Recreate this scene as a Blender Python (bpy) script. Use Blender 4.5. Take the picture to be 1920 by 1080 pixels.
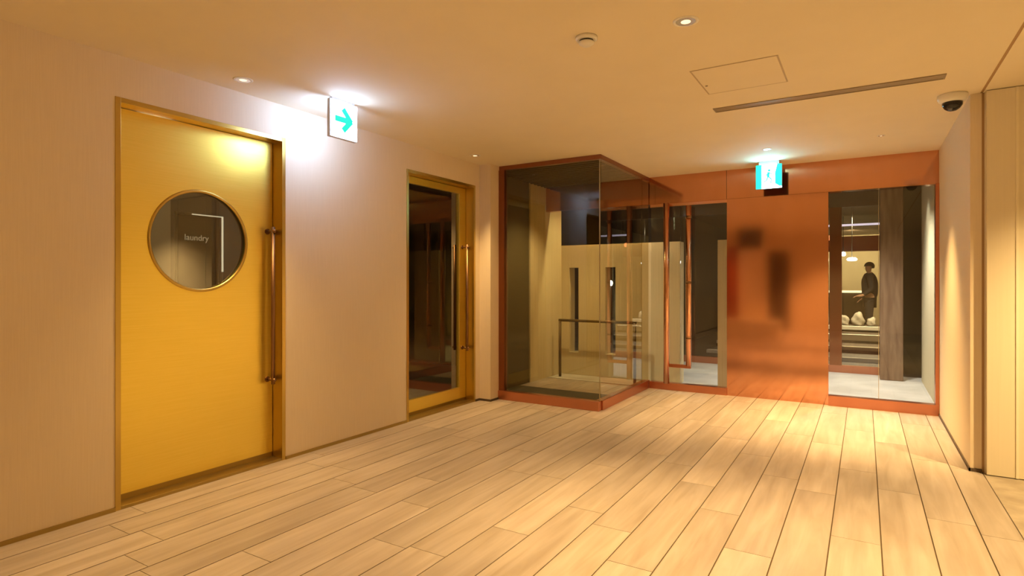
import bpy, bmesh, math, random
from mathutils import Vector, Matrix
random.seed(7)
PI = math.pi
for o in list(bpy.data.objects): bpy.data.objects.remove(o)
scene = bpy.context.scene
C = scene.collection

# ------------------------------------------------------------------ camera
cam = bpy.data.cameras.new('camera'); camo = bpy.data.objects.new('camera', cam); C.objects.link(camo)
cam.sensor_width = 36; cam.lens = 20.38; cam.shift_y = -0.0052
cam.clip_start = 0.05; cam.clip_end = 200
camo.location = (0, 0, 1.25); camo.rotation_euler = (PI/2, 0, math.radians(31.3))
scene.camera = camo

# ------------------------------------------------------------------ world, view
w = bpy.data.worlds.new('night'); scene.world = w; w.use_nodes = True
w.node_tree.nodes['Background'].inputs[0].default_value = (0.10, 0.16, 0.32, 1)
w.node_tree.nodes['Background'].inputs[1].default_value = 0.025
vs = scene.view_settings
vs.view_transform = 'Standard'; vs.look = 'None'; vs.gamma = 1; vs.use_curve_mapping = False
vs.exposure = 0.62

# ------------------------------------------------------------------ lights (warm downlights of the ceiling)
WARM = (1.0, 0.64, 0.25)
def spot(name, loc, power, col=WARM, half=42, blend=0.8, r=0.035, aim=None):
    l = bpy.data.lights.new(name, 'SPOT'); l.energy = power; l.color = col
    l.spot_size = math.radians(2*half); l.spot_blend = blend; l.shadow_soft_size = r
    o = bpy.data.objects.new(name, l); C.objects.link(o); o.location = loc
    if aim:
        o.rotation_euler = (Vector(aim)-Vector(loc)).to_track_quat('-Z', 'Y').to_euler()
    return o
def point(name, loc, power, col=WARM, r=0.1):
    l = bpy.data.lights.new(name, 'POINT'); l.energy = power; l.color = col; l.shadow_soft_size = r
    o = bpy.data.objects.new(name, l); C.objects.link(o); o.location = loc; return o
H = 2.5
# hallway downlights: (x, y, power, half angle, blend)
DOWN = [(-3.27, 2.19, 170, 40, 1.0, .55), (-3.27, 4.68, 110, 40, 1.0, .35), (-3.27, -0.30, 140, 42, 1.0, .5),
        (-0.73, 2.80, 320, 38, 1.0, 0), (-0.78, 5.88, 350, 40, 1.0, 0), (0.12, 5.84, 290, 33, 1.0, 0),
        (-0.73, -0.20, 340, 42, 1.0, 0), (-2.1, -2.3, 170, 50, 1.0, 0), (-0.73, -2.6, 170, 50, 1.0, 0)]
for i, (x, y, p, ha, bl, tilt) in enumerate(DOWN):
    spot('downlight_beam', (x, y, H-0.03), p, half=ha, blend=bl, col=WARM, aim=(x+tilt, y, 0) if tilt else None)
SIDE = [(1.7, 3.9, 330), (1.9, 1.2, 130)]
for x, y, p in SIDE: spot('downlight_beam', (x, y, H-0.03), p, half=60, col=(1.0, 0.66, 0.27))
# porch, vestibule, back rooms
spot('vestibule_beam', (-2.95, 6.05, 2.40), 60, col=(1.0, 0.80, 0.50), half=60)
spot('porch_beam', (-2.75, 6.98, 2.62), 60, col=(1.0, 0.84, 0.52), half=70)
spot('porch_beam', (-1.6, 8.6, 2.62), 60, col=(1.0, 0.95, 0.85), half=60)
spot('porch_beam', (-0.05, 7.7, 2.62), 190, col=(1.0, 0.95, 0.86), half=50)
spot('porch_beam', (0.25, 8.1, 2.62), 40, col=(1.0, 0.93, 0.82), half=42)
point('laundry_room_light', (-4.5, 2.3, 2.2), 5.0, (1.0, 0.82, 0.62), 0.1)
point('side_room_light', (-4.4, 4.7, 2.25), 1.6, (1.0, 0.78, 0.5), 0.08)
spot('restaurant_beam', (0.0, 12.6, 2.6), 480, col=(1.0, 0.80, 0.50), half=62)
spot('restaurant_beam', (-0.3, 17.8, 2.6), 170, col=(1.0, 0.74, 0.42), half=66, aim=(-0.3, 20, 1.2))

# ------------------------------------------------------------------ materials
def mat(name, base=(.8,.8,.8), rough=.5, metal=0, spec=None, emit=None, estr=0):
    m = bpy.data.materials.new(name); m.use_nodes = True
    b = m.node_tree.nodes['Principled BSDF']
    b.inputs['Base Color'].default_value = (*base, 1); b.inputs['Roughness'].default_value = rough
    b.inputs['Metallic'].default_value = metal
    if spec is not None: b.inputs['Specular IOR Level'].default_value = spec
    if emit: b.inputs['Emission Color'].default_value = (*emit, 1); b.inputs['Emission Strength'].default_value = estr
    return m
def nd(m, t, **kw):
    n = m.node_tree.nodes.new(t)
    for k, v in kw.items(): setattr(n, k, v)
    return n
def lk(m, a, b): m.node_tree.links.new(a, b)
def noise_tint(m, c1, c2, scale=(1,1,1), ns=5, detail=4, bump=0, rough=None, lo=.35, hi=.65, dist=.02):
    """procedural colour variation between c1 and c2 (+ bump, + roughness variation)"""
    b = m.node_tree.nodes['Principled BSDF']
    tc = nd(m, 'ShaderNodeTexCoord'); mp = nd(m, 'ShaderNodeMapping'); mp.inputs['Scale'].default_value = scale
    lk(m, tc.outputs['Object'], mp.inputs[0])
    n = nd(m, 'ShaderNodeTexNoise'); n.inputs['Scale'].default_value = ns; n.inputs['Detail'].default_value = detail
    lk(m, mp.outputs[0], n.inputs['Vector'])
    r = nd(m, 'ShaderNodeValToRGB'); r.color_ramp.elements[0].position = lo; r.color_ramp.elements[1].position = hi
    r.color_ramp.elements[0].color = (*c1, 1); r.color_ramp.elements[1].color = (*c2, 1)
    lk(m, n.outputs['Fac'], r.inputs[0]); lk(m, r.outputs[0], b.inputs['Base Color'])
    if bump:
        bp = nd(m, 'ShaderNodeBump'); bp.inputs['Strength'].default_value = bump; bp.inputs['Distance'].default_value = dist
        lk(m, n.outputs['Fac'], bp.inputs['Height']); lk(m, bp.outputs[0], b.inputs['Normal'])
    if rough:
        mr = nd(m, 'ShaderNodeMapRange'); mr.inputs['To Min'].default_value = rough[0]; mr.inputs['To Max'].default_value = rough[1]
        lk(m, n.outputs['Fac'], mr.inputs['Value']); lk(m, mr.outputs[0], b.inputs['Roughness'])
    return m
M = {}
M['wall'] = noise_tint(mat('wallpaper', rough=.75), (.80,.685,.51), (.83,.715,.54), (60,60,1.5), 3, 3, bump=.05, dist=.003)
M['ceiling'] = noise_tint(mat('ceiling_paint', rough=.8), (.80,.715,.55), (.82,.735,.57), (1,1,1), 3, 2)
M['panel'] = noise_tint(mat('panel_paint', rough=.6), (.80,.73,.56), (.82,.75,.58), (30,30,.5), 3, 3)
M['panel_trim'] = mat('panel_edge', (.88,.82,.64), .5)
M['dark_gap'] = mat('shadow_gap', (.10,.07,.045), .7)  # dark brown of the baseboards, floor joint and header seam
M['soft_gap'] = mat('brown_seam', (.42,.27,.14), .7)  # soft shade of the right-hand seams, put into the colour
M['hatch_line'] = mat('hatch_line', (.52,.42,.28), .6)
M['gold'] = noise_tint(mat('satin_brass_sheet', rough=.36, metal=1), (.90,.70,.10), (.93,.73,.12), (1,1,60), 3, 2, bump=.02, dist=.002, rough=(.34,.42))
_b = M['gold'].node_tree.nodes['Principled BSDF']; _b.inputs['Coat Weight'].default_value = 1.0; _b.inputs['Coat Roughness'].default_value = .42; _b.inputs['Coat IOR'].default_value = 1.5
M['brass'] = mat('brass_frame', (.58,.42,.12), .3, 1)
M['brass_dark'] = mat('aged_brass', (.42,.31,.11), .38, 1)
M['bronze'] = mat('bronze_pull', (.28,.16,.085), .42, 1)
M['copper_dark'] = mat('dark_copper', (.32,.13,.065), .28, 1)
M['copper'] = noise_tint(mat('copper_sheet', rough=.16, metal=1), (.67,.33,.20), (.71,.36,.225), (2,2,.6), 2, 2, rough=(.075,.105))
M['copper_bright'] = mat('polished_copper', (.80,.44,.28), .22, 1)
M['copper_trim'] = mat('copper_trim', (.60,.25,.15), .3, 1)
M['rail_dark'] = mat('dark_bronze_rail', (.16,.11,.05), .45, .6)
M['glass_edge'] = mat('polished_glass_edge', (.42,.36,.24), .25)
M['steel'] = mat('brushed_steel', (.6,.55,.47), .3, 1)
M['white_plastic'] = mat('white_plastic', (.85,.84,.82), .4)
M['black_dome'] = mat('smoked_dome', (.012,.012,.014), .08)
M['black'] = mat('black_plastic', (.02,.02,.02), .5)
M['reflector'] = mat('lamp_reflector', (.9,.88,.85), .15, 1)
M['lens'] = mat('lamp_lens', (1,1,1), .5, emit=(1,.78,.5), estr=.75)
M['slot'] = noise_tint(mat('slot_diffuser_metal', rough=.5), (.30,.24,.16), (.33,.27,.18), (1,80,1), 3, 1)
M['stone_light'] = noise_tint(mat('porch_stone', rough=.55), (.52,.50,.46), (.66,.64,.60), (1,1,1), 2.5, 6, bump=.05)
M['concrete'] = noise_tint(mat('side_floor_stone', rough=.6), (.30,.25,.19), (.42,.36,.28), (1,1,1), 7, 6, bump=.05)
M['dark_wall'] = mat('dark_olive_panel', (.12,.10,.05), .6)
M['pale_wall'] = noise_tint(mat('board_marked_render', rough=.8), (.64,.57,.38), (.70,.63,.43), (25,25,.4), 3, 3, bump=.1, dist=.006)
M['mat_floor'] = noise_tint(mat('entrance_mat', rough=.95), (.035,.035,.02), (.06,.055,.035), (40,40,1), 4, 2)
M['slat'] = mat('slat_wood', (.10,.075,.035), .6)
M['dark_brown'] = mat('dark_brown_wall', (.07,.05,.035), .6)
M['grey_wall'] = mat('mauve_grey_wall', (.30,.25,.22), .7)
M['led'] = mat('light_strip', (1,1,1), .5, emit=(1,.86,.72), estr=.7)  # painted glow, the laundry door frame catching light
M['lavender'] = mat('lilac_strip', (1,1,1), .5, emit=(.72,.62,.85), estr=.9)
M['text'] = mat('white_lettering', (.8,.75,.65), .6, emit=(1,.85,.65), estr=.22)
M['street'] = mat('street_lamp_lens', (1,1,1), .5, emit=(.75,.88,1), estr=22)
M['pendant'] = mat('pendant_glow', (1,1,1), .5, emit=(1,.97,.9), estr=5)
M['orange'] = mat('orange_glow', (1,1,1), .5, emit=(1,.22,.05), estr=2.0)
M['ledge'] = mat('lit_ledge', (.9,.85,.7), .5, emit=(1,.82,.5), estr=1.3)
M['column'] = noise_tint(mat('rough_timber', rough=.75), (.16,.09,.05), (.25,.16,.095), (6,6,.8), 3, 5, bump=.4)
M['sign_white'] = mat('sign_white_face', (1,1,1), .5, emit=(.46,.63,1), estr=12)
M['sign_rear'] = mat('sign_rear_face', (1,1,1), .5, emit=(.42,.60,1), estr=17)
M['sign_face2'] = mat('exit_white_face', (1,1,1), .5, emit=(.32,.80,1), estr=26)
M['sign_green'] = mat('sign_green', (.0,.5,.35), .5, emit=(.01,.78,.46), estr=.9)
M['sign_green2'] = mat('exit_green', (.0,.5,.35), .5, emit=(.02,.85,.50), estr=1.1)
M['sign_pale'] = mat('faint_green_mark', (.3,.9,.7), .5, emit=(.62,.96,.86), estr=1.0)
M['sign_body'] = mat('sign_housing', (.62,.62,.64), .4)
M['sign_body_dark'] = mat('dark_sign_housing', (.10,.09,.09), .4)
M['suit'] = mat('dark_suit_cloth', (.008,.009,.013), .85)
M['skin'] = mat('skin', (.50,.28,.18), .5)
M['hair'] = mat('black_hair', (.012,.01,.01), .5)
M['nosing'] = mat('white_step_edge', (.85,.83,.78), .5)
M['cloth'] = mat('white_linen', (.40,.36,.30), .8)
M['shoe'] = mat('black_shoe', (.01,.01,.01), .3)
M['red_panel'] = mat('dark_red_lacquer', (.28,.03,.015), .35)

def glass(name, tint, rough=0.0, ior=1.5, boost=1.0):
    m = bpy.data.materials.new(name); m.use_nodes = True; nt = m.node_tree; nt.nodes.clear()
    out = nt.nodes.new('ShaderNodeOutputMaterial'); mix = nt.nodes.new('ShaderNodeMixShader')
    tr = nt.nodes.new('ShaderNodeBsdfTransparent'); tr.inputs[0].default_value = (*tint, 1)
    gl = nt.nodes.new('ShaderNodeBsdfGlossy'); gl.inputs['Roughness'].default_value = rough; gl.inputs[0].default_value = (.95,.95,.95,1)
    fr = nt.nodes.new('ShaderNodeFresnel'); fr.inputs[0].default_value = ior
    geo = nt.nodes.new('ShaderNodeNewGeometry')
    inv = nt.nodes.new('ShaderNodeMath'); inv.operation = 'SUBTRACT'; inv.inputs[0].default_value = 1
    nt.links.new(geo.outputs['Backfacing'], inv.inputs[1])
    mul = nt.nodes.new('ShaderNodeMath'); mul.operation = 'MULTIPLY'; mul.use_clamp = True
    b2 = nt.nodes.new('ShaderNodeMath'); b2.operation = 'MULTIPLY'; b2.inputs[1].default_value = boost
    nt.links.new(fr.outputs[0], b2.inputs[0]); nt.links.new(b2.outputs[0], mul.inputs[0]); nt.links.new(inv.outputs[0], mul.inputs[1])
    nt.links.new(mul.outputs[0], mix.inputs[0]); nt.links.new(tr.outputs[0], mix.inputs[1]); nt.links.new(gl.outputs[0], mix.inputs[2])
    nt.links.new(mix.outputs[0], out.inputs[0]); return m
M['glass_bronze'] = glass('bronze_glass', (.82,.75,.57), boost=1.6)
M['glass_clear'] = glass('clear_glass', (.93,.93,.89), boost=1.8)
M['glass_door'] = glass('grey_glass', (.75,.76,.66), boost=4)

# wood planks of the floor
def wood():
    m = bpy.data.materials.new('oak_look_planks'); m.use_nodes = True
    b = m.node_tree.nodes['Principled BSDF']
    at = nd(m, 'ShaderNodeAttribute'); at.attribute_name = 'tone'
    tc = nd(m, 'ShaderNodeTexCoord')
    off = nd(m, 'ShaderNodeVectorMath', operation='SCALE'); off.inputs['Scale'].default_value = 37.0
    lk(m, at.outputs['Color'], off.inputs[0])
    ad = nd(m, 'ShaderNodeVectorMath', operation='ADD'); lk(m, tc.outputs['Object'], ad.inputs[0]); lk(m, off.outputs[0], ad.inputs[1])
    mp = nd(m, 'ShaderNodeMapping'); mp.inputs['Scale'].default_value = (14, 1.1, 1); lk(m, ad.outputs[0], mp.inputs[0])
    n1 = nd(m, 'ShaderNodeTexNoise'); n1.inputs['Scale'].default_value = 1.3; n1.inputs['Detail'].default_value = 6; n1.inputs['Distortion'].default_value = .7
    lk(m, mp.outputs[0], n1.inputs['Vector'])
    mp2 = nd(m, 'ShaderNodeMapping'); mp2.inputs['Scale'].default_value = (5, 1.6, 1); lk(m, ad.outputs[0], mp2.inputs[0])
    n2 = nd(m, 'ShaderNodeTexNoise'); n2.inputs['Scale'].default_value = 1.1; n2.inputs['Detail'].default_value = 3
    lk(m, mp2.outputs[0], n2.inputs['Vector'])
    r = nd(m, 'ShaderNodeValToRGB'); r.color_ramp.elements[0].position = .3; r.color_ramp.elements[1].position = .7
    r.color_ramp.elements[0].color = (.40,.335,.275,1); r.color_ramp.elements[1].color = (.53,.465,.42,1)
    lk(m, n1.outputs['Fac'], r.inputs[0])
    r2 = nd(m, 'ShaderNodeValToRGB'); r2.color_ramp.elements[0].position = .3; r2.color_ramp.elements[1].position = .7
    r2.color_ramp.elements[0].color = (.88,.86,.84,1); r2.color_ramp.elements[1].color = (1.04,1.03,1.0,1)
    lk(m, n2.outputs['Fac'], r2.inputs[0])
    mx = nd(m, 'ShaderNodeMix', data_type='RGBA', blend_type='MULTIPLY'); mx.inputs[0].default_value = 1
    lk(m, r.outputs[0], mx.inputs[6]); lk(m, r2.outputs[0], mx.inputs[7])
    sep = nd(m, 'ShaderNodeSeparateColor'); lk(m, at.outputs['Color'], sep.inputs[0])
    mr = nd(m, 'ShaderNodeMapRange'); mr.inputs['To Min'].default_value = .88; mr.inputs['To Max'].default_value = 1.10
    lk(m, sep.outputs[0], mr.inputs['Value'])
    sc = nd(m, 'ShaderNodeVectorMath', operation='SCALE'); lk(m, mx.outputs[2], sc.inputs[0]); lk(m, mr.outputs[0], sc.inputs['Scale'])
    lk(m, sc.outputs[0], b.inputs['Base Color'])
    b.inputs['Roughness'].default_value = .42
    bp = nd(m, 'ShaderNodeBump'); bp.inputs['Strength'].default_value = .08; bp.inputs['Distance'].default_value = .002
    lk(m, n1.outputs['Fac'], bp.inputs['Height']); lk(m, bp.outputs[0], b.inputs['Normal'])
    return m
M['wood'] = wood()
M['grout'] = mat('plank_joint', (.10,.065,.03), .8)

# ------------------------------------------------------------------ mesh helpers (all shapes given in world metres)
def box(bm, x0, x1, y0, y1, z0, z1, mi=0):
    vs_ = [bm.verts.new((x, y, z)) for x in (x0, x1) for y in (y0, y1) for z in (z0, z1)]
    F = [(0,1,3,2),(4,6,7,5),(0,4,5,1),(2,3,7,6),(0,2,6,4),(1,5,7,3)]
    fs = []
    for f in F:
        g = bm.faces.new([vs_[i] for i in f]); g.material_index = mi; fs.append(g)
    return fs
def B(*boxes):
    bm = bmesh.new()
    for b in boxes: box(bm, *b)
    return bm
def cyl(bm, p0, p1, r0, r1=None, n=24, cap=True):
    p0 = Vector(p0); p1 = Vector(p1); r1 = r0 if r1 is None else r1
    d = (p1-p0).normalized(); a = d.orthogonal().normalized(); b = d.cross(a)
    A = [bm.verts.new(p0+(a*math.cos(2*PI*i/n)+b*math.sin(2*PI*i/n))*r0) for i in range(n)]
    Bv = [bm.verts.new(p1+(a*math.cos(2*PI*i/n)+b*math.sin(2*PI*i/n))*r1) for i in range(n)]
    for i in range(n):
        f = bm.faces.new([A[i], A[(i+1)%n], Bv[(i+1)%n], Bv[i]]); f.smooth = True
    if cap: bm.faces.new(A[::-1]); bm.faces.new(Bv)
    return bm
def lathe(bm, c, prof, n=36, axis='z'):
    """prof: list of (r, h) along the axis from centre c"""
    c = Vector(c); rings = []
    for r, h in prof:
        ring = []
        for i in range(n):
            a = 2*PI*i/n; u, v = r*math.cos(a), r*math.sin(a)
            ring.append(bm.verts.new(c+(Vector((u, v, h)) if axis == 'z' else Vector((h, u, v)))))
        rings.append(ring)
    for j in range(len(rings)-1):
        for i in range(n):
            f = bm.faces.new([rings[j][i], rings[j][(i+1)%n], rings[j+1][(i+1)%n], rings[j+1][i]]); f.smooth = True
    if prof[0][0] > 1e-5: bm.faces.new(rings[0][::-1])
    if prof[-1][0] > 1e-5: bm.faces.new(rings[-1])
    bmesh.ops.remove_doubles(bm, verts=bm.verts, dist=1e-6)
    return bm
def poly(bm, pts, n, th, mi=0):
    """extrude a flat polygon (3-D points) by th along n"""
    n = Vector(n)*th
    a = [bm.verts.new(Vector(p)) for p in pts]; b = [bm.verts.new(Vector(p)+n) for p in pts]
    k = len(pts); bm.faces.new(a[::-1]); bm.faces.new(b)
    for i in range(k): bm.faces.new([a[i], a[(i+1)%k], b[(i+1)%k], b[i]])
    return bm
def wloc(p):
    v = Vector((0,0,0))
    while p: v += p.location; p = p.parent
    return v
def obj(name, bm, mats, parent=None, bevel=0, kind=None, label=None):
    bmesh.ops.recalc_face_normals(bm, faces=bm.faces)
    me = bpy.data.meshes.new(name)
    if parent:
        bmesh.ops.translate(bm, verts=bm.verts, vec=-wloc(parent))
    else:
        xs = [v.co for v in bm.verts]
        c = Vector(((min(p.x for p in xs)+max(p.x for p in xs))/2, (min(p.y for p in xs)+max(p.y for p in xs))/2, min(p.z for p in xs)))
        if kind == 'structure': c = Vector((0,0,0))
        bmesh.ops.translate(bm, verts=bm.verts, vec=-c)
    bm.to_mesh(me); bm.free()
    for m in (mats if isinstance(mats, list) else [mats]): me.materials.append(m)
    o = bpy.data.objects.new(name, me); C.objects.link(o)
    if parent: o.parent = parent
    elif kind != 'structure': o.location = c
    if bevel:
        b = o.modifiers.new('bevel', 'BEVEL'); b.width = bevel; b.segments = 2; b.limit_method = 'ANGLE'
    if kind: o['kind'] = kind
    if label: o['label'] = label
    return o
def struct(name, bm, m, parent=None, bevel=0, label=None):
    return obj(name, bm, m, parent, bevel, None if parent else 'structure', label)
def thing(name, label, cat, loc, group=None, kind=None):
    o = bpy.data.objects.new(name, None); C.objects.link(o); o.location = loc; o.empty_display_size = .1
    o['label'] = label; o['category'] = cat
    if group: o['group'] = group
    if kind: o['kind'] = kind
    bpy.context.view_layer.update()
    return o
def tag(o, label, cat, group=None):
    o['label'] = label; o['category'] = cat
    if group: o['group'] = group
    return o
def text_mesh(s, size, depth=.001):
    cu = bpy.data.curves.new('t', 'FONT'); cu.body = s; cu.size = size; cu.extrude = depth; cu.align_x = 'CENTER'; cu.align_y = 'CENTER'
    to = bpy.data.objects.new('t', cu); C.objects.link(to)
    dg = bpy.context.evaluated_depsgraph_get()
    me = bpy.data.meshes.new_from_object(to.evaluated_get(dg))
    bpy.data.objects.remove(to); return me

# ================================================================== STRUCTURE
XL = -3.5      # left wall face
YC = 6.75      # copper wall front face
XR = 0.60      # right wall face
XS = 0.66      # seam to the side passage
XV = -3.58     # left wall face inside the vestibule / porch
# ---- floor of planks
def plank_floor():
    bm = bmesh.new(); tone = bm.loops.layers.color.new('tone')
    P, X0, L, g = 0.2124, -0.144, 1.22, 0.0058
    known = {0:3.27, -9:2.07, -7:2.49, -10:2.51, -11:1.655, -2:2.86, 1:5.38, -4:2.455, -3:3.29, 2:5.0}
    rnd = random.Random(3)
    xa, xb, ya, yb = XL-0.09, XS, -3.5, YC+0.02
    k = math.floor((xa-X0)/P)
    while X0+k*P < xb:
        x0 = max(X0+k*P+g/2, xa); x1 = min(X0+(k+1)*P-g/2, xb)
        j = known.get(k, rnd.uniform(0, L)+2)
        y = j-L*math.ceil((j-ya)/L)
        while y < yb:
            y0 = max(y+g/2, ya); y1 = min(y+L-g/2, yb)
            if y1 > y0 and x1 > x0:
                t = (rnd.random(), rnd.random(), rnd.random(), 1)
                for f in box(bm, x0, x1, y0-g*.25, y1+g*.25, -0.02, 0.0):
                    for lp in f.loops: lp[tone] = t
            y += L
        k += 1
    for f in box(bm, xa, xb, ya, yb, -0.08, -0.004): f.material_index = 1
    return bm
struct('floor', plank_floor(), [M['wood'], M['grout']])
struct('floor_side', B((XS+.006, 4.6, -3.5, 4.9, -.08, -.001)), M['concrete'])
struct('trim_1', B((XS-.002, XS+.006, -3.5, 4.87, -.06, -.003)), M['dark_gap'])
# ---- ceiling
struct('ceiling', B((XL-.2, XS-.008, -3.5, 5.27, H, H+.1), (-2.22, XS-.008, 5.27, YC, H, H+.1)), M['ceiling'])
struct('ceiling_side', B((XS+.008, 4.6, -3.5, 4.9, H, H+.1)), M['ceiling'])
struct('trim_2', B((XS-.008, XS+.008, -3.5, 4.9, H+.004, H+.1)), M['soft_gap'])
# ---- left wall with two door openings
D1 = (1.58, 2.67); D2 = (3.94, 5.01); DH = 2.27
struct('wall_left', B((XL-.16, XL, -3.5, D1[0], 0, H), (XL-.16, XL, D1[0], D1[1], DH, H), (XL-.16, XL, D1[1], D2[0], 0, H),
       (XL-.16, XL, D2[0], D2[1], DH, H), (XL-.16, XL, D2[1], 5.09, 0, H), (XL-.16, -3.36, 5.09, 5.31, 0, H),
       ), M['wall'])
struct('wall_vestibule', B((XV-.1, XV, 6.33, 7.2, 0, 2.7)), M['pale_wall'])
struct('wall_vestibule_panel', B((XV-.12, XV-.02, 5.31, 6.33, 0, 2.7)), M['dark_wall'])
for a, b in ((-3.5, D1[0]), (D1[1], D2[0])):
    struct('baseboard_left', B((XL, XL+.009, a, b, 0, .022)), M['brass_dark'])
struct('baseboard_pier', B((XL, XL+.009, D2[1], 5.081, 0, .022), (XL, -3.352, 5.081, 5.09, 0, .022), (-3.36, -3.351, 5.082, 5.235, 0, .022)), M['dark_gap'])
# ---- right wall and the side passage
struct('wall_right', B((XR, XS, 4.87, YC+.1, 0, H)), M['wall'])
struct('baseboard_right', B((XR-.008, XR, 4.862, YC-.05, 0, .022), (XR-.008, XS, 4.862, 4.87, 0, .022)), M['dark_gap'])
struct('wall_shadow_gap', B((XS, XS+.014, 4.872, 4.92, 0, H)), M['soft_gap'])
struct('wall_far_right', B((4.6, 4.7, -3.5, 4.9, 0, H)), M['panel'])
struct('wall_side', B((XS+.014, 4.6, 4.86, 4.95, 0, H)), M['panel'])
struct('wall_back', B((XL, -2.6, -3.6, -3.5, 0, H), (-1.7, 4.6, -3.6, -3.5, 0, H), (-2.6, -1.7, -3.6, -3.5, 2.1, H)), M['wall'])
struct('wall_back_recess', B((-2.6, -1.7, -3.75, -3.65, 0, 2.1)), M['dark_brown'])
struct('wall_red', B((-3.35, -2.75, -3.49, -3.46, 0, 2.0)), M['red_panel'])

# pier, screen and plinth behind the viewer (they show in the copper)
struct('wall_pier', B((-2.45, -1.90, -.95, -.45, 0, H)), M['wall'])
struct('wall_pier_red', B((-2.72, -2.46, -.90, -.60, 0, 2.1)), M['red_panel'])
struct('trim_pier_screen', B((-2.45, -1.95, -.449, -.40, 2.02, 2.46)), M['black'])
struct('trim_pier_plinth', B((-2.75, -1.55, -.44, -.05, 0, .42)), M['panel'])

# ================================================================== SLIDING PARTITION (side passage)
pt = thing('sliding_partition', 'cream yellow panelled partition standing at the right edge beside the ceiling camera', 'partition', (1.6, 4.84, 0))
xs = [XS+.016, 0.83, 1.55, 2.27, 3.0]
for a, b in zip(xs[:-1], xs[1:]):
    obj('panel', B((a+.002, b-.002, 4.815, 4.855, .004, H-.004)), M['panel'], pt, bevel=.002)
for x in xs[1:-1]:
    obj('edge_strip', B((x-.007, x+.007, 4.810, 4.8145, .004, H-.004)), M['panel_trim'], pt)

# ================================================================== DOORS
def door_common(y0, y1, frame_mat):
    pass
def ring_panel(bm, x0, x1, y0, y1, z0, z1, cy, cz, r, n=64):
    """a rectangular slab (normal along x) with a round hole"""
    def outer(a):
        dx, dz = math.cos(a), math.sin(a)
        t = min([((y1-cy)/dx) if dx > 1e-9 else 1e9, ((y0-cy)/dx) if dx < -1e-9 else 1e9,
                 ((z1-cz)/dz) if dz > 1e-9 else 1e9, ((z0-cz)/dz) if dz < -1e-9 else 1e9])
        return cy+dx*t, cz+dz*t
    angs = sorted([2*PI*i/n for i in range(n)]+[math.atan2(z-cz, y-cy) % (2*PI) for y in (y0, y1) for z in (z0, z1)])
    I = {}; 
    for s, x in ((0, x0), (1, x1)):
        I[s] = ([bm.verts.new((x, cy+r*math.cos(a), cz+r*math.sin(a))) for a in angs], [bm.verts.new((x, *outer(a))) for a in angs])
    m = len(angs)
    for i in range(m):
        j = (i+1) % m
        for s in (0, 1): bm.faces.new([I[s][0][i], I[s][0][j], I[s][1][j], I[s][1][i]])
        bm.faces.new([I[0][0][i], I[0][0][j], I[1][0][j], I[1][0][i]])
        bm.faces.new([I[0][1][i], I[0][1][j], I[1][1][j], I[1][1][i]])
    return bm
def torus(bm, c, R, r, n=64, k=10, sx=1.0):
    g = []
    for i in range(n):
        a = 2*PI*i/n; row = []
        for j in range(k):
            b = 2*PI*j/k; rr = R+r*math.cos(b)
            row.append(bm.verts.new((c[0]+sx*r*math.sin(b), c[1]+rr*math.cos(a), c[2]+rr*math.sin(a))))
        g.append(row)
    for i in range(n):
        for j in range(k):
            f = bm.faces.new([g[i][j], g[(i+1)%n][j], g[(i+1)%n][(j+1)%k], g[i][(j+1)%k]]); f.smooth = True
    return bm
XLEAF = XL-.10
def frame(parent, y0, y1):
    x0, x1 = XL-.17, XL+.004
    obj('door_frame', B((x0, x1, y0, y0+.028, 0, DH), (x0, x1, y1-.028, y1, 0, DH), (x0, x1, y0+.028, y1-.028, DH-.028, DH)), M['brass'], parent, bevel=.001)
    obj('threshold', B((x0, x1-.002, y0+.028, y1-.028, 0, .018)), M['brass_dark'], parent, bevel=.002)
def pull(parent, y, z0, z1):
    bm = bmesh.new(); cyl(bm, (XLEAF+.065, y, z0), (XLEAF+.065, y, z1), .014)
    h = obj('pull_handle', bm, M['bronze'], parent)
    for z in (z0+.03, z1-.03):
        bm = bmesh.new(); cyl(bm, (XLEAF, y, z), (XLEAF+.065, y, z), .009, n=16)
        lathe(bm, (XLEAF+.079, y, z), [(0, .012), (.010, .009), (.015, 0), (.010, -.009), (0, -.012)], 16, 'x')
        lathe(bm, (XLEAF+.003, y, z), [(.02, -.003), (.02, .003)], 20, 'x')
        obj('standoff', bm, M['bronze'], h)
    return h
# door_1: satin gold leaf with a round window
d1 = thing('door_1', 'satin gold door with a round porthole window, left of the green arrow sign', 'door', (XL-.05, sum(D1)/2, 0), kind='structure')
frame(d1, *D1)
CY, CZ, CR = 2.12, 1.515, .318
bm = bmesh.new(); ring_panel(bm, XLEAF-.04, XLEAF, D1[0]+.031, D1[1]-.031, .05, DH-.031, CY, CZ, CR)
leaf = obj('door_leaf', bm, M['gold'], d1)
obj('bottom_rail', B((XLEAF-.036, XLEAF-.004, D1[0]+.031, D1[1]-.031, .018, .05)), M['brass_dark'], d1)
bm = bmesh.new(); torus(bm, (XLEAF, CY, CZ), CR-.004, .010, sx=.8); obj('porthole_ring', bm, M['brass'], leaf)
bm = bmesh.new(); lathe(bm, (XLEAF-.022, CY, CZ), [(CR-.001, -.004), (CR-.001, .004)], 64, 'x'); obj('porthole_glass', bm, M['glass_door'], leaf)
pull(d1, 2.597, .54, 1.64)
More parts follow.
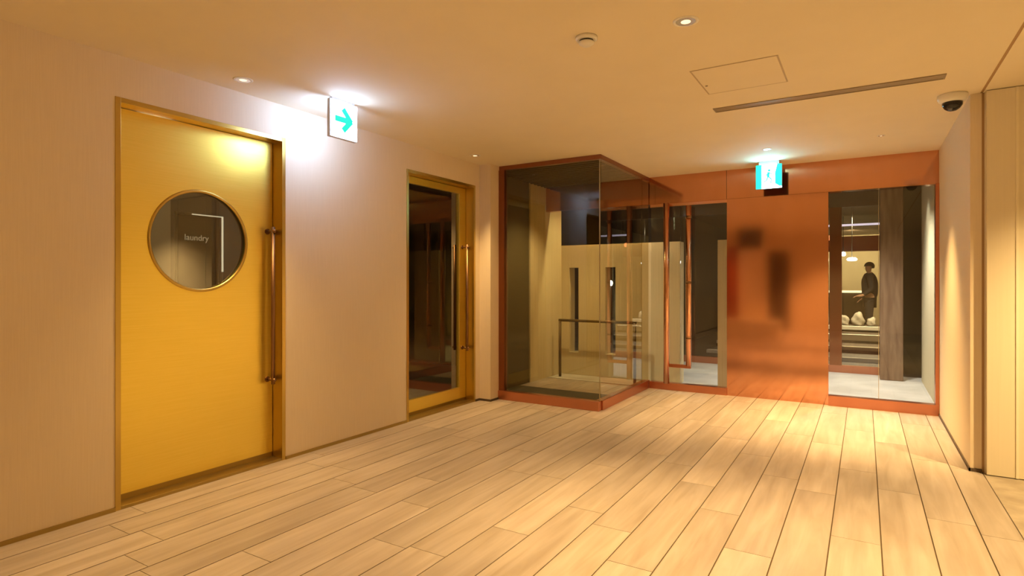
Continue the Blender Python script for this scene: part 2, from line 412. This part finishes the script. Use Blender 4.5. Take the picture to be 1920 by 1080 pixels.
# door_2: gold framed glass door
d2 = thing('door_2', 'gold framed glass door between the green arrow sign and the glass vestibule', 'door', (XL-.05, sum(D2)/2, 0), kind='structure')
frame(d2, *D2)
y0, y1, z0, z1 = D2[0]+.031, D2[1]-.031, .045, DH-.031
g0, g1, h0, h1 = y0+.10, y1-.11, .16, 2.175
xa, xb = XLEAF-.04, XLEAF
lf = obj('leaf_frame', B((xa, xb, y0, g0, z0, z1), (xa, xb, g1, y1, z0, z1), (xa, xb, g0, g1, z0, h0), (xa, xb, g0, g1, h1, z1)), M['gold'], d2, bevel=.001)
obj('glass_pane', B((xa+.014, xa+.024, g0, g1, h0, h1)), M['glass_door'], lf)
obj('bottom_rail', B((xa+.004, xb-.004, y0, y1, .018, .045)), M['brass_dark'], d2)
pull(d2, 4.915, .54, 1.65)

# ---- room behind door_1 (laundry passage)
struct('wall_laundry', B((-5.7, -5.6, .6, 3.04, 0, H), (-5.7, -5.6, 3.52, 3.82, 0, H), (-5.7, -5.6, 3.04, 3.52, 1.93, H),
       (-5.7, XL-.16, .5, .6, 0, H), (-5.7, XL-.16, 3.82, 3.90, 0, H)), M['grey_wall'])
struct('floor_laundry', B((-5.7, XL-.16, .5, 3.9, -.06, 0)), M['concrete'])
struct('ceiling_laundry', B((-5.7, XL-.2, .5, 3.9, H, H+.06)), M['dark_brown'])
struct('wall_laundry_pier', B((-5.6, -5.5, 2.72, 2.95, 0, H)), M['wall'])
d3 = thing('door_3', 'dark laundry door with white lettering and a pale metal frame, seen through the porthole', 'door', (-5.62, 3.28, 0), kind='structure')
obj('door_leaf', B((-5.66, -5.62, 3.06, 3.50, .005, 1.905)), M['dark_brown'], d3)
obj('door_frame', B((-5.66, -5.585, 3.04, 3.06, 0, 1.93), (-5.66, -5.585, 3.50, 3.52, 0, 1.93), (-5.66, -5.585, 3.06, 3.50, 1.908, 1.93)), M['steel'], d3)
obj('light_strip', B((-5.584, -5.575, 3.502, 3.516, 1.36, 1.92), (-5.584, -5.575, 3.2, 3.502, 1.912, 1.920)), M['led'], d3)  # glowing strip stands in for the highlight on the metal frame
me = text_mesh('laundry', .082)
me.transform(Matrix.Rotation(PI/2, 4, 'Z') @ Matrix.Rotation(PI/2, 4, 'X'))
me.materials.append(M['text'])
lt = bpy.data.objects.new('lettering', me); C.objects.link(lt); lt.parent = d3
lt.location = Vector((-5.618, 3.265, 1.69)) - d3.location
# ---- room behind door_2
struct('wall_side_room', B((-6.3, -6.2, 3.9, 7.0, 0, H), (-6.3, XV-.12, 7.0, 7.1, 0, H)), M['dark_brown'])
struct('floor_side_room', B((-6.3, XL-.16, 3.9, 5.09, -.06, 0), (-6.3, XV-.12, 5.09, 7.1, -.06, 0)), M['stone_light'])
struct('ceiling_side_room', B((-6.3, XL-.2, 3.9, 7.1, H, H+.06)), M['dark_brown'])

# ================================================================== GLASS VESTIBULE
YB, XB = 5.28, -2.20           # front face, side face
struct('floor_vestibule', B((XV, XB+.02, YB, YC, -.06, -.001)), M['stone_light'])
vb = thing('glass_vestibule', 'frameless glass entrance box on a copper plinth, in the far left corner', 'glass box', (-2.8, 6.0, 0))
obj('plinth', B((-3.36, XB, YB-.045, YB+.03, 0, .095), (XB-.06, XB+.015, YB+.03, YC-.002, 0, .095)), M['copper_trim'], vb, bevel=.003)
obj('head_channel', B((-3.36, XB+.01, YB-.02, YB+.03, H-.045, H-.001), (XB-.04, XB+.01, YB+.03, YC-.002, H-.045, H-.001)), M['copper_dark'], vb)
obj('wall_channel', B((-3.36, -3.29, YB-.03, YB+.03, .095, H-.045)), M['copper_dark'], vb)
obj('corner_joint', B((XB-.008, XB-.001, YB-.013, YB-.004, .095, H-.045)), M['glass_edge'], vb)
obj('glass_pane', B((-3.29, XB-.008, YB-.012, YB, .095, H-.045)), M['glass_bronze'], vb, label='front glass pane')
obj('glass_pane', B((XB-.006, XB+.006, YB-.004, 6.50, .095, H-.045)), M['glass_bronze'], vb, label='long side glass pane')
obj('glass_pane', B((XB-.006, XB+.006, 6.505, YC-.02, .095, H-.045)), M['glass_bronze'], vb, label='narrow side glass pane')
tag(obj('entrance_mat', B((XV+.02, XB-.08, YB+.06, YB+.75, 0, .012)), M['mat_floor'], bevel=.003), 'dark entrance mat lying inside the glass vestibule', 'mat')
# slatted ceiling of the vestibule
bm = bmesh.new(); box(bm, XV, XB-.045, YB+.03, YC, H+.03, H+.1)
y = YB+.06
while y < YC-.05:
    box(bm, XV, XB-.045, y, y+.035, H-.01, H+.03); y += .09
struct('ceiling_vestibule', bm, M['slat'])

# ================================================================== COPPER WALL
HB = 2.18
struct('wall_copper_header', B((XV, XR, YC, YC+.12, HB, H+.1)), M['copper'])
struct('trim_header_seam', B((-1.313, -1.309, YC-.002, YC, HB, H)), M['dark_gap'])
struct('wall_copper_panel', B((-1.305, -.315, YC-.012, YC+.10, 0, HB-.004)), M['copper'])
struct('trim_copper_sill', B((XB+.02, -1.305, YC-.03, YC+.06, 0, .08)), M['copper_trim'])
struct('trim_copper_sill_right', B((-.315, XR-.002, YC-.04, YC+.06, 0, .10)), M['copper_trim'])
struct('trim_copper_jamb', B((XR-.03, XR-.001, YC-.035, YC+.06, .10, HB)), M['copper_trim'])
# right window, two panes
w1 = thing('window_1', 'tall glass screen at the right of the copper panel, looking to the porch', 'window', (.13, YC+.03, .1), kind='structure')
obj('glass_pane', B((-.315, .118, YC+.024, YC+.034, .10, HB)), M['glass_clear'], w1)
obj('glass_pane', B((.122, XR-.03, YC+.024, YC+.034, .10, HB)), M['glass_clear'], w1)
obj('joint', B((.118, .122, YC+.02, YC+.036, .10, HB)), M['glass_edge'], w1)
# glazed double door beside the vestibule
gd = thing('door_4', 'glass entrance door with tall copper pulls left of the copper wall panel', 'door', (-1.75, YC+.04, .08), kind='structure')
obj('glass_pane', B((XB+.02, -1.83, YC+.034, YC+.046, .085, HB-.03)), M['glass_clear'], gd)
obj('glass_pane', B((-1.82, -1.31, YC+.034, YC+.046, .085, HB-.03)), M['glass_clear'], gd)
obj('head_rail', B((XB+.01, -1.31, YC+.02, YC+.06, HB-.035, HB)), M['copper_bright'], gd)
bm = bmesh.new(); cyl(bm, (-1.97, YC-.05, .08), (-1.97, YC-.05, HB-.005), .034); obj('post', bm, M['copper_bright'], gd)
for xx, zb in ((-1.715, .30),):
    bm = bmesh.new(); cyl(bm, (xx, YC-.05, zb), (xx, YC-.05, HB-.05), .031)
    h = obj('pull_handle', bm, M['copper_bright'], gd)
    for z in (.62, 1.25, 2.0):
        bm = bmesh.new(); lathe(bm, (xx, YC-.05, z), [(.034, -.014), (.034, .014)], 24)
        cyl(bm, (xx, YC-.05, z), (xx, YC+.034, z), .011, n=16); obj('standoff', bm, M['bronze'], h)
obj('foot_rail', B((-1.97, -1.69, YC-.06, YC-.03, .27, .31)), M['copper_trim'], gd, bevel=.004)
# left fixed glazing above the rail

# ================================================================== PORCH OUTSIDE
struct('floor_porch', B((-8, 8, YC+.06, 9.3, -.10, -.002), (-8, -3.3, 9.3, 30, -.10, -.002)), M['stone_light'])
struct('ceiling_porch', B((-4.2, 6, YC+.12, 9.3, 2.66, 2.75)), M['slat'])
struct('wall_porch_right', B((.62, .75, YC+.1, 9.0, 0, 2.66)), M['pale_wall'])
# low slit wall at the porch edge
YW = 7.2
def slit_wall():
    bm = bmesh.new(); zt = 1.76; sl = [(-3.46, -3.32), (-2.93, -2.79)]; zb_, zs = .30, 1.455
    xs = XV-.1
    for a, b in sl:
        box(bm, xs, a, YW, YW+.18, 0, zt); box(bm, a, b, YW, YW+.18, 0, zb_); box(bm, a, b, YW, YW+.18, zs, zt); xs = b
    box(bm, xs, -1.95, YW, YW+.18, 0, zt); box(bm, -1.50, -1.0, YW, YW+.18, 0, zt)
    return bm
struct('wall_porch_slits', slit_wall(), M['pale_wall'])
# railing
rl = thing('handrail', 'slim dark metal handrail standing in front of the wall with two slits', 'railing', (-3.0, 6.95, 0))
bm = bmesh.new(); cyl(bm, (-3.49, 6.95, .75), (-2.42, 6.95, .75), .018, n=16); obj('rail', bm, M['rail_dark'], rl)
for x in (-3.475, -2.44):
    bm = bmesh.new(); cyl(bm, (x, 6.95, 0), (x, 6.95, .75), .018, n=16); obj('post', bm, M['rail_dark'], rl)
# street lamps beyond the slit wall
def street_lamp(x, y, z, label, e):
    t = thing('street_lamp', label, 'street lamp', (x, y, 0))
    bm = bmesh.new(); cyl(bm, (x, y, 0), (x, y, z-.05), .03, .02, 12); obj('pole', bm, M['black'], t)
    bm = bmesh.new(); lathe(bm, (x, y, z), [(0, -.06), (.035, -.045), (.05, 0), (.035, .045), (0, .06)], 16); obj('lamp_head', bm, M['street'], t)
street_lamp(-4.53, 11.4, 1.24, 'distant white garden lamp glowing through the right slit of the porch wall', 1)
# dark hedge/building mass in the night behind the porch
struct('wall_night_building', B((-12, -1.2, 19, 19.4, 0, 5)), M['dark_brown'])

# ================================================================== RESTAURANT ACROSS THE PORCH
YR = 9.3
struct('trim_restaurant_sill', B((-3.5, .19, YR-.03, YR+.05, 0, .10)), M['copper_trim'])
struct('trim_restaurant_head', B((-3.5, .19, YR-.03, YR+.05, 2.3, 2.66)), M['dark_brown'])
post = struct('trim_restaurant_post', B((-.42, -.27, YR-.04, YR+.06, .10, 2.3)), M['copper_dark'])
struct('window_2', B((-.27, .17, YR, YR+.012, .10, 2.3)), M['glass_clear'])
col = tag(obj('timber_column', B((.17, .42, 8.84, 9.08, 0, 2.66)), M['column'], bevel=.008), 'rough brown timber column on the pale porch floor behind the right glass', 'column')
struct('wall_dark_passage', B((.42, 2.2, 9.6, 9.7, 0, 2.66)), M['dark_wall'])
struct('floor_restaurant', B((-3.3, 8, 9.3, 20.1, -.10, -.002)), M['dark_brown'])
struct('ceiling_restaurant', B((-4, 2.2, YR+.05, 20.2, 2.66, 2.75)), M['dark_brown'])
struct('wall_restaurant_back', B((-4, 2.2, 20, 20.1, 0, 2.66)), M['pale_wall'])
struct('wall_restaurant_right', B((1.2, 1.3, 9.7, 20, 0, 2.66)), M['pale_wall'])
struct('wall_restaurant_left', B((-3.3, -3.2, YR+.06, 20, 0, 2.66)), M['dark_brown'])
# beam, and an added lilac glow standing in for a reflection in the glass
struct('trim_beam', B((-2.4, 1.2, 14.9, 15.1, 1.95, 2.28)), M['red_panel'])
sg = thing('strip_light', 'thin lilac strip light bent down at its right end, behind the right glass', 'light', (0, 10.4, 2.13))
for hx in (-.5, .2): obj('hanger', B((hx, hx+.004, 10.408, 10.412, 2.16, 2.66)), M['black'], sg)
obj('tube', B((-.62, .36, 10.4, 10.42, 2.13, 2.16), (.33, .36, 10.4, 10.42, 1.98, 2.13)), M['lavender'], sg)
# back counter with lit ledge
ct = thing('bar_counter', 'dark bar counter with a glowing ledge along its top, behind the standing person', 'counter', (-1.3, 18.3, 0))
obj('counter_body', B((-3.0, .16, 18.1, 18.7, 0, .98)), M['dark_brown'], ct, bevel=.01)
obj('lit_ledge', B((-3.0, .18, 18.05, 18.7, .98, 1.03)), M['ledge'], ct)
# stepped dark platform with pale nosings between window and counter
SL = ['lowest broad step with a pale edge, nearest the restaurant glass', 'second step with a dim pale edge, behind the lowest one',
      'third step with a thick white edge, behind the two dim ones', 'topmost step with a bright white edge, carrying the heaped linen']
for i, (yy, zz, th, dp) in enumerate(((10.6, .055, .05, .8), (11.4, .155, .05, .8), (12.2, .30, .10, .8), (13.0, .40, .06, .75))):
    t = thing('floor_step', SL[i], 'step', (-1.1, yy+dp/2, 0), 'pale edged steps across the restaurant floor')
    obj('step_body', B((-2.4, .30, yy+.03, yy+dp-.002, 0, zz)), M['dark_brown'], t)
    obj('nosing', B((-2.4, .30, yy, yy+.12, zz-th, zz+.006)), M['nosing'] if i > 1 else M['cloth'], t)
def linen(x, y, z, r, hgt, seed):
    rn = random.Random(seed); bm = bmesh.new(); bmesh.ops.create_icosphere(bm, subdivisions=3, radius=1)
    ph = [rn.uniform(0, 6) for _ in range(4)]
    for v in bm.verts:
        c = v.co; k = 1+.16*math.sin(5*c.x+ph[0])+.14*math.sin(6*c.y+ph[1])+.12*math.sin(7*c.z+4*c.x+ph[2])
        v.co = Vector((x+c.x*r*k, y+c.y*r*k, z+max(0, (c.z+.45)*hgt*(.75+.25*k)/1.5)))
    for f in bm.faces: f.smooth = True
    return bm
labs = ['crumpled white linen bundle at the left end of the topmost step', 'tallest crumpled white linen bundle, in the middle of the topmost step', 'small crumpled white linen bundle nearest the standing person']
for i, (x, r, h) in enumerate(((-.365, .105, .22), (-.10, .115, .29), (.125, .075, .18))):
    tag(obj('linen_bundle', linen(x, 13.35, .40, r, h, i), M['cloth']), labs[i], 'linen', 'heaped linen on the topmost step')
# pendants
def pendant(x, y, z, label, m=M['pendant'], r=.09, flat=.035):
    t = thing('pendant_lamp', label, 'lamp', (x, y, z))
    bm = bmesh.new(); cyl(bm, (x, y, z+flat), (x, y, 2.66), .006, n=8); obj('cord', bm, M['black'], t)
    bm = bmesh.new(); lathe(bm, (x, y, z), [(0, -flat), (r*.8, -flat*.8), (r, 0), (r*.7, flat*.8), (0, flat)], 20); obj('lamp_shade', bm, m, t)
pendant(-.46, 12.6, 1.69, 'left one of two flat white pendant lamps over the heaped linen')
pendant(-.20, 12.6, 1.69, 'right one of two flat white pendant lamps over the heaped linen')
pendant(-.385, 14.2, 1.86, 'small round white pendant lamp hanging behind the two flat ones', r=.05, flat=.05)
pendant(-.50, 10.6, 1.97, 'small round orange glowing pendant beside the copper post', m=M['orange'], r=.045, flat=.045)

# ================================================================== PERSON
def skin_mesh(name, pts, edges, m, parent, sub=2, root=0):
    me = bpy.data.meshes.new(name); base = wloc(parent)
    me.from_pydata([Vector(p[0])-base for p in pts], edges, []); me.update()
    o = bpy.data.objects.new(name, me); C.objects.link(o)
    sk = o.modifiers.new('skin', 'SKIN'); sk.use_smooth_shade = True
    for i, p in enumerate(pts):
        rr = p[1]; rr = (rr, rr) if not isinstance(rr, tuple) else rr
        me.skin_vertices[0].data[i].radius = rr
    me.skin_vertices[0].data[root].use_root = True
    ss = o.modifiers.new('sub', 'SUBSURF'); ss.levels = sub; ss.render_levels = sub
    me.materials.append(m)
    dg = bpy.context.evaluated_depsgraph_get()
    m2 = bpy.data.meshes.new_from_object(o.evaluated_get(dg)); bpy.data.objects.remove(o)
    o = bpy.data.objects.new(name, m2); C.objects.link(o); o.parent = parent
    return o
def person():
    X, Y = .09, 14.5
    t = thing('person', 'person in a dark suit standing in profile beside the glowing bar ledge', 'person', (X, Y, 0))
    def P(x, y, z): return (X+x, Y+y, z)       # person faces -x, their sides lie along y
    # body: legs, trunk, arms, head in one surface
    pts = [(P(0,0,.94),(.12,.15)), (P(.01,0,1.10),(.10,.13)), (P(0,0,1.28),(.11,.16)), (P(.01,0,1.42),(.07,.10)), (P(-.005,0,1.475),(.05,.05)),
           (P(-.02,0,1.53),(.062,.06)), (P(-.02,0,1.60),(.082,.068)), (P(-.015,0,1.655),(.05,.045))]
    e = [(0,1),(1,2),(2,3),(3,4),(4,5),(5,6),(6,7)]
    for s in (-1, 1):
        i = len(pts); pts += [(P(0,s*.09,.86),.085), (P(-.01,s*.10,.50),.058), (P(.02,s*.10,.10),.04), (P(-.10,s*.105,.04),.032)]
        e += [(0,i),(i,i+1),(i+1,i+2),(i+2,i+3)]
        i = len(pts)
        if s < 0: arm = [P(0,-.19,1.38), P(.04,-.23,1.12), P(-.12,-.22,.98), P(-.20,-.20,.97)]
        else: arm = [P(0,.19,1.38), P(.04,.23,1.12), P(-.08,.22,.92), P(-.14,.21,.89)]
        pts += [(arm[0],.055), (arm[1],.04), (arm[2],.028), (arm[3],(.034,.018))]
        e += [(3,i),(i,i+1),(i+1,i+2),(i+2,i+3)]
        h = Vector(arm[3]); d = (h-Vector(arm[2])).normalized()
        for k in range(4):
            j = len(pts); off = Vector((0, (k-1.5)*.02, 0)); L = (.07,.08,.075,.058)[k]
            pts += [(tuple(h+off+d*.03),.009), (tuple(h+off+d*(.03+L*.5)+Vector((0,0,-.008))),.008), (tuple(h+off+d*(.03+L*.9)+Vector((0,0,-.03))),.006)]
            e += [(i+3,j),(j,j+1),(j+1,j+2)]
        j = len(pts); pts += [(tuple(h+Vector((0,-s*.035,.0))-d*.02),.010), (tuple(h+Vector((-.03,-s*.05,-.005))),.008)]
        e += [(i+3,j),(j,j+1)]
    body = skin_mesh('body', pts, e, M['skin'], t)
    # face
    bm = bmesh.new(); poly(bm, [P(-.095,-.012,1.575), P(-.125,0,1.57), P(-.095,.012,1.575), P(-.095,0,1.615)], (0,0,1), .004); obj('nose', bm, M['skin'], body)
    for s in (-1, 1):
        bm = bmesh.new(); bmesh.ops.create_uvsphere(bm, u_segments=10, v_segments=8, radius=.011); bmesh.ops.translate(bm, verts=bm.verts, vec=P(-.09, s*.03, 1.605)); obj('eye', bm, M['black'], body)
        bm = bmesh.new(); bmesh.ops.create_uvsphere(bm, u_segments=10, v_segments=8, radius=.024)
        for v in bm.verts: v.co.y *= .4
        bmesh.ops.translate(bm, verts=bm.verts, vec=P(-.005, s*.075, 1.585)); obj('ear', bm, M['skin'], body)
    bm = bmesh.new(); box(bm, X-.098, X-.088, Y-.022, Y+.022, 1.545, 1.551); obj('mouth', bm, M['red_panel'], body)
    # hair
    bm = bmesh.new(); bmesh.ops.create_icosphere(bm, subdivisions=3, radius=1)
    bmesh.ops.delete(bm, geom=[v for v in bm.verts if v.co.z < -.1 and v.co.x < .2 or v.co.z < -.55], context='VERTS')
    for v in bm.verts: v.co = Vector(P(.0+v.co.x*.098, v.co.y*.082, 1.60+v.co.z*.095))
    for f in bm.faces: f.smooth = True
    obj('hair', bm, M['hair'], t)
    # suit jacket and trousers following the body
    jp = [(P(0,0,.86),(.15,.17)), (P(.01,0,1.10),(.125,.155)), (P(0,0,1.28),(.135,.18)), (P(.01,0,1.42),(.085,.11))]
    je = [(0,1),(1,2),(2,3)]
    for s, A in ((-1, [P(0,-.19,1.38), P(.04,-.23,1.12), P(-.11,-.22,.99)]), (1, [P(0,.19,1.38), P(.04,.23,1.12), P(-.07,.22,.935)])):
        i = len(jp); jp += [(A[0],.07), (A[1],.055), (A[2],.042)]; je += [(3,i),(i,i+1),(i+1,i+2)]
    skin_mesh('jacket', jp, je, M['suit'], t)
    tp = [(P(0,0,.93),(.13,.155))]; te = []
    for s in (-1, 1):
        i = len(tp); tp += [(P(0,s*.09,.84),.098), (P(-.01,s*.10,.50),.076), (P(.015,s*.10,.09),.062)]; te += [(0,i),(i,i+1),(i+1,i+2)]
    skin_mesh('trousers', tp, te, M['suit'], t)
    for s in (-1, 1):
        bm = linen(X-.05, Y+s*.105, .0, .05, .09, 5)
        for v in bm.verts: v.co.x = X-.05+(v.co.x-X+.05)*2.6
        obj('shoe', bm, M['shoe'], t)
person()

# ================================================================== SIGNS
# hanging arrow sign near the left wall, face towards +x
s1 = thing('exit_sign', 'square white lit ceiling sign with a green arrow, beside the gold porthole door', 'sign', (-3.05, 2.79, H-.25), 'lit emergency signs on the ceiling')
SY0, SY1, SX, SZ0, SZ1 = 2.675, 2.915, -3.045, H-.268, H-.012
obj('housing', B((SX-.032, SX-.004, SY0, SY1, SZ0, SZ1)), M['sign_body'], s1, bevel=.003)
obj('mount', B((SX-.03, SX-.006, SY0+.02, SY1-.02, SZ1, H)), M['sign_body'], s1)
fc = obj('lit_face', B((SX-.004, SX, SY0+.004, SY1-.002, SZ0+.006, SZ1-.006)), M['sign_white'], s1)
obj('rear_face', B((SX-.036, SX-.032, SY0+.006, SY1-.006, SZ0+.006, SZ1-.006)), M['sign_rear'], s1)
def ygl(pts, x, y0, z0, s): return [(x, y0+p[0]*s, z0+p[1]*s) for p in pts]
cyy, czz = 2.795, (SZ0+SZ1)/2
def bar(bm, a, b, wd, x, th=.0015):
    a = Vector(a); b = Vector(b); d = (b-a).normalized(); n = Vector((-d.y, d.x))*wd/2
    poly(bm, [(x, cyy+p.x, czz+p.y) for p in (a+n, b+n, b-n, a-n)], (1,0,0), th)
bm = bmesh.new()
bar(bm, (-.080, .002), (.045, .002), .040, SX); bar(bm, (-.010, .076), (.066, -.004), .040, SX+.0003); bar(bm, (-.010, -.072), (.066, .008), .040, SX+.0006)
obj('arrow', bm, M['sign_green'], fc)
bm = bmesh.new()
lathe(bm, (SX, cyy-.075, czz-.052), [(.010, 0), (.010, .001)], 12, 'x'); bar(bm, (-.085, -.07), (-.055, -.065), .010, SX); bar(bm, (-.055, -.075), (-.05, -.10), .008, SX)
obj('running_figure', bm, M['sign_pale'], fc)
# running man exit sign in front of the copper wall, face towards -y
s2 = thing('exit_sign', 'green and white lit exit sign with running figure, before the copper wall', 'sign', (-.84, 6.5, H-.25), 'lit emergency signs on the ceiling')
EX0, EX1, EY, EZ0, EZ1 = -.965, -.715, 6.455, H-.285, H-.035
obj('housing', B((EX0, EX1, EY, EY+.03, EZ0, EZ1)), M['sign_body_dark'], s2, bevel=.003)
obj('mount', B((EX0+.03, EX1-.03, EY+.004, EY+.026, EZ1, H)), M['sign_body'], s2)
fc = obj('lit_face', B((EX0+.004, EX1-.004, EY-.004, EY, EZ0+.004, EZ1-.004)), M['sign_face2'], s2)
cx, cz = (EX0+EX1)/2, (EZ0+EZ1)/2
def P2(pts): return [(cx+p[0], EY-.004, cz+p[1]) for p in pts]
bm = bmesh.new()
poly(bm, P2([(-.122,-.122),(-.066,-.122),(-.066,.122),(-.122,.122)]), (0,-1,0), .001)
obj('green_bar', bm, M['sign_green2'], fc); bm = bmesh.new()
poly(bm, P2([(.060,-.075),(.10,-.105),(.122,-.105),(.122,.122),(.080,.122),(.058,.03)]), (0,-1,0), .001)
obj('door_symbol', bm, M['sign_green2'], fc)
bm = bmesh.new()
def bar2(a, b, wd, dy=0):
    a = Vector(a); b = Vector(b); d = (b-a).normalized(); n = Vector((-d.y, d.x))*wd/2
    poly(bm, [(cx+p.x, EY-.004-dy, cz+p.y) for p in (a+n, b+n, b-n, a-n)], (0,-1,0), .001)
k = 10; cyl(bm, (cx+.004, EY-.0055, cz+.062), (cx+.004, EY-.004, cz+.062), .013, n=14)
bar2((0,.045), (-.006,-.005), .026); bar2((0,.035), (-.03,.01), .010, .0003); bar2((0,.04), (.034,.02), .010, .0003)
bar2((-.004,0), (.026,-.03), .013, .0003); bar2((.026,-.03), (.022,-.07), .011, .0006); bar2((-.006,0), (-.02,-.04), .013, .0006); bar2((-.02,-.04), (-.05,-.055), .011, .0003)
obj('running_figure', bm, M['sign_green2'], fc)

# ================================================================== CEILING FIXTURES
def downlight(x, y, label, r=.05):
    t = thing('downlight', label, 'ceiling light', (x, y, H-.02), 'recessed downlights')
    bm = bmesh.new(); lathe(bm, (x, y, H), [(r*.82, .0), (r*.82, -.003), (r, -.004), (r+.006, -.001), (r+.006, .0)], 32); obj('trim_ring', bm, M['white_plastic'], t)
    bm = bmesh.new(); lathe(bm, (x, y, H), [(r*.82, -.0035), (r*.62, -.0015), (r*.42, -.0012)], 32); obj('reflector', bm, M['reflector'], t)
    bm = bmesh.new(); lathe(bm, (x, y, H-.004), [(r*.42, 0), (r*.42, .003)], 24); obj('lens', bm, M['lens'], t)
downlight(-3.27, 2.19, 'small round downlight in the ceiling directly above the gold porthole door', .052)
downlight(-3.27, 4.68, 'small round downlight in the ceiling above the gold framed glass door')
downlight(-.73, 2.80, 'round downlight nearest the viewer, right of the smoke detector', .055)
downlight(-.78, 5.88, 'small round downlight just in front of the green exit sign', .035)
downlight(.12, 5.84, 'small round downlight in front of the right glass screen', .024)
# smoke detector
sd = thing('smoke_detector', 'round cream smoke detector with a dark slot on the ceiling', 'smoke detector', (-1.21, 2.72, H-.045))
bm = bmesh.new(); lathe(bm, (-1.21, 2.72, H), [(.055, 0), (.055, -.012), (.048, -.018)], 36); obj('base', bm, M['white_plastic'], sd)
bm = bmesh.new(); lathe(bm, (-1.21, 2.72, H), [(.036, -.018), (.036, -.026)], 36); obj('slot', bm, M['black'], sd)
bm = bmesh.new(); lathe(bm, (-1.21, 2.72, H), [(.040, -.026), (.038, -.034), (.024, -.044), (0, -.047)], 36); obj('cap', bm, M['white_plastic'], sd)
# security camera
sc = thing('dome_camera', 'white dome security camera with a smoked lens, on the ceiling near the right wall', 'camera', (.50, 4.82, H-.1))
bm = bmesh.new(); lathe(bm, (.50, 4.82, H), [(.082, 0), (.084, -.012), (.078, -.040), (.060, -.052)], 40); obj('base', bm, M['white_plastic'], sc)
bm = bmesh.new(); lathe(bm, (.50, 4.82, H), [(.058, -.050), (.055, -.072), (.042, -.092), (.022, -.105), (0, -.109)], 40); obj('dome', bm, M['black_dome'], sc)
# slot diffuser
sl = thing('slot_diffuser', 'long brown linear air slot running across the ceiling before the dome camera', 'air vent', (-.25, 4.36, H-.005))
obj('frame', B((-.92, .41, 4.305, 4.315, H-.006, H), (-.92, .41, 4.395, 4.405, H-.006, H), (-.93, -.92, 4.305, 4.405, H-.006, H), (.41, .42, 4.305, 4.405, H-.006, H)), M['slot'], sl)
obj('slot_plate', B((-.92, .41, 4.315, 4.395, H-.003, H)), M['slot'], sl)
# access hatch
ah = thing('access_hatch', 'square flush access hatch in the ceiling between the smoke detector and the air slot', 'hatch', (-.65, 3.72, H-.005))
hx0, hx1, hy0, hy1 = -.885, -.405, 3.475, 3.965
obj('hatch_frame', B((hx0, hx1, hy0, hy0+.008, H-.0025, H), (hx0, hx1, hy1-.008, hy1, H-.0025, H), (hx0, hx0+.008, hy0+.008, hy1-.008, H-.0025, H), (hx1-.008, hx1, hy0+.008, hy1-.008, H-.0025, H)), M['hatch_line'], ah)
obj('hatch_panel', B((hx0+.009, hx1-.009, hy0+.009, hy1-.009, H-.0025, H)), M['ceiling'], ah)
bm = bmesh.new(); lathe(bm, (hx0+.03, 3.78, H-.0025), [(.008, 0), (.008, -.003)], 12); obj('latch', bm, M['slot'], ah)
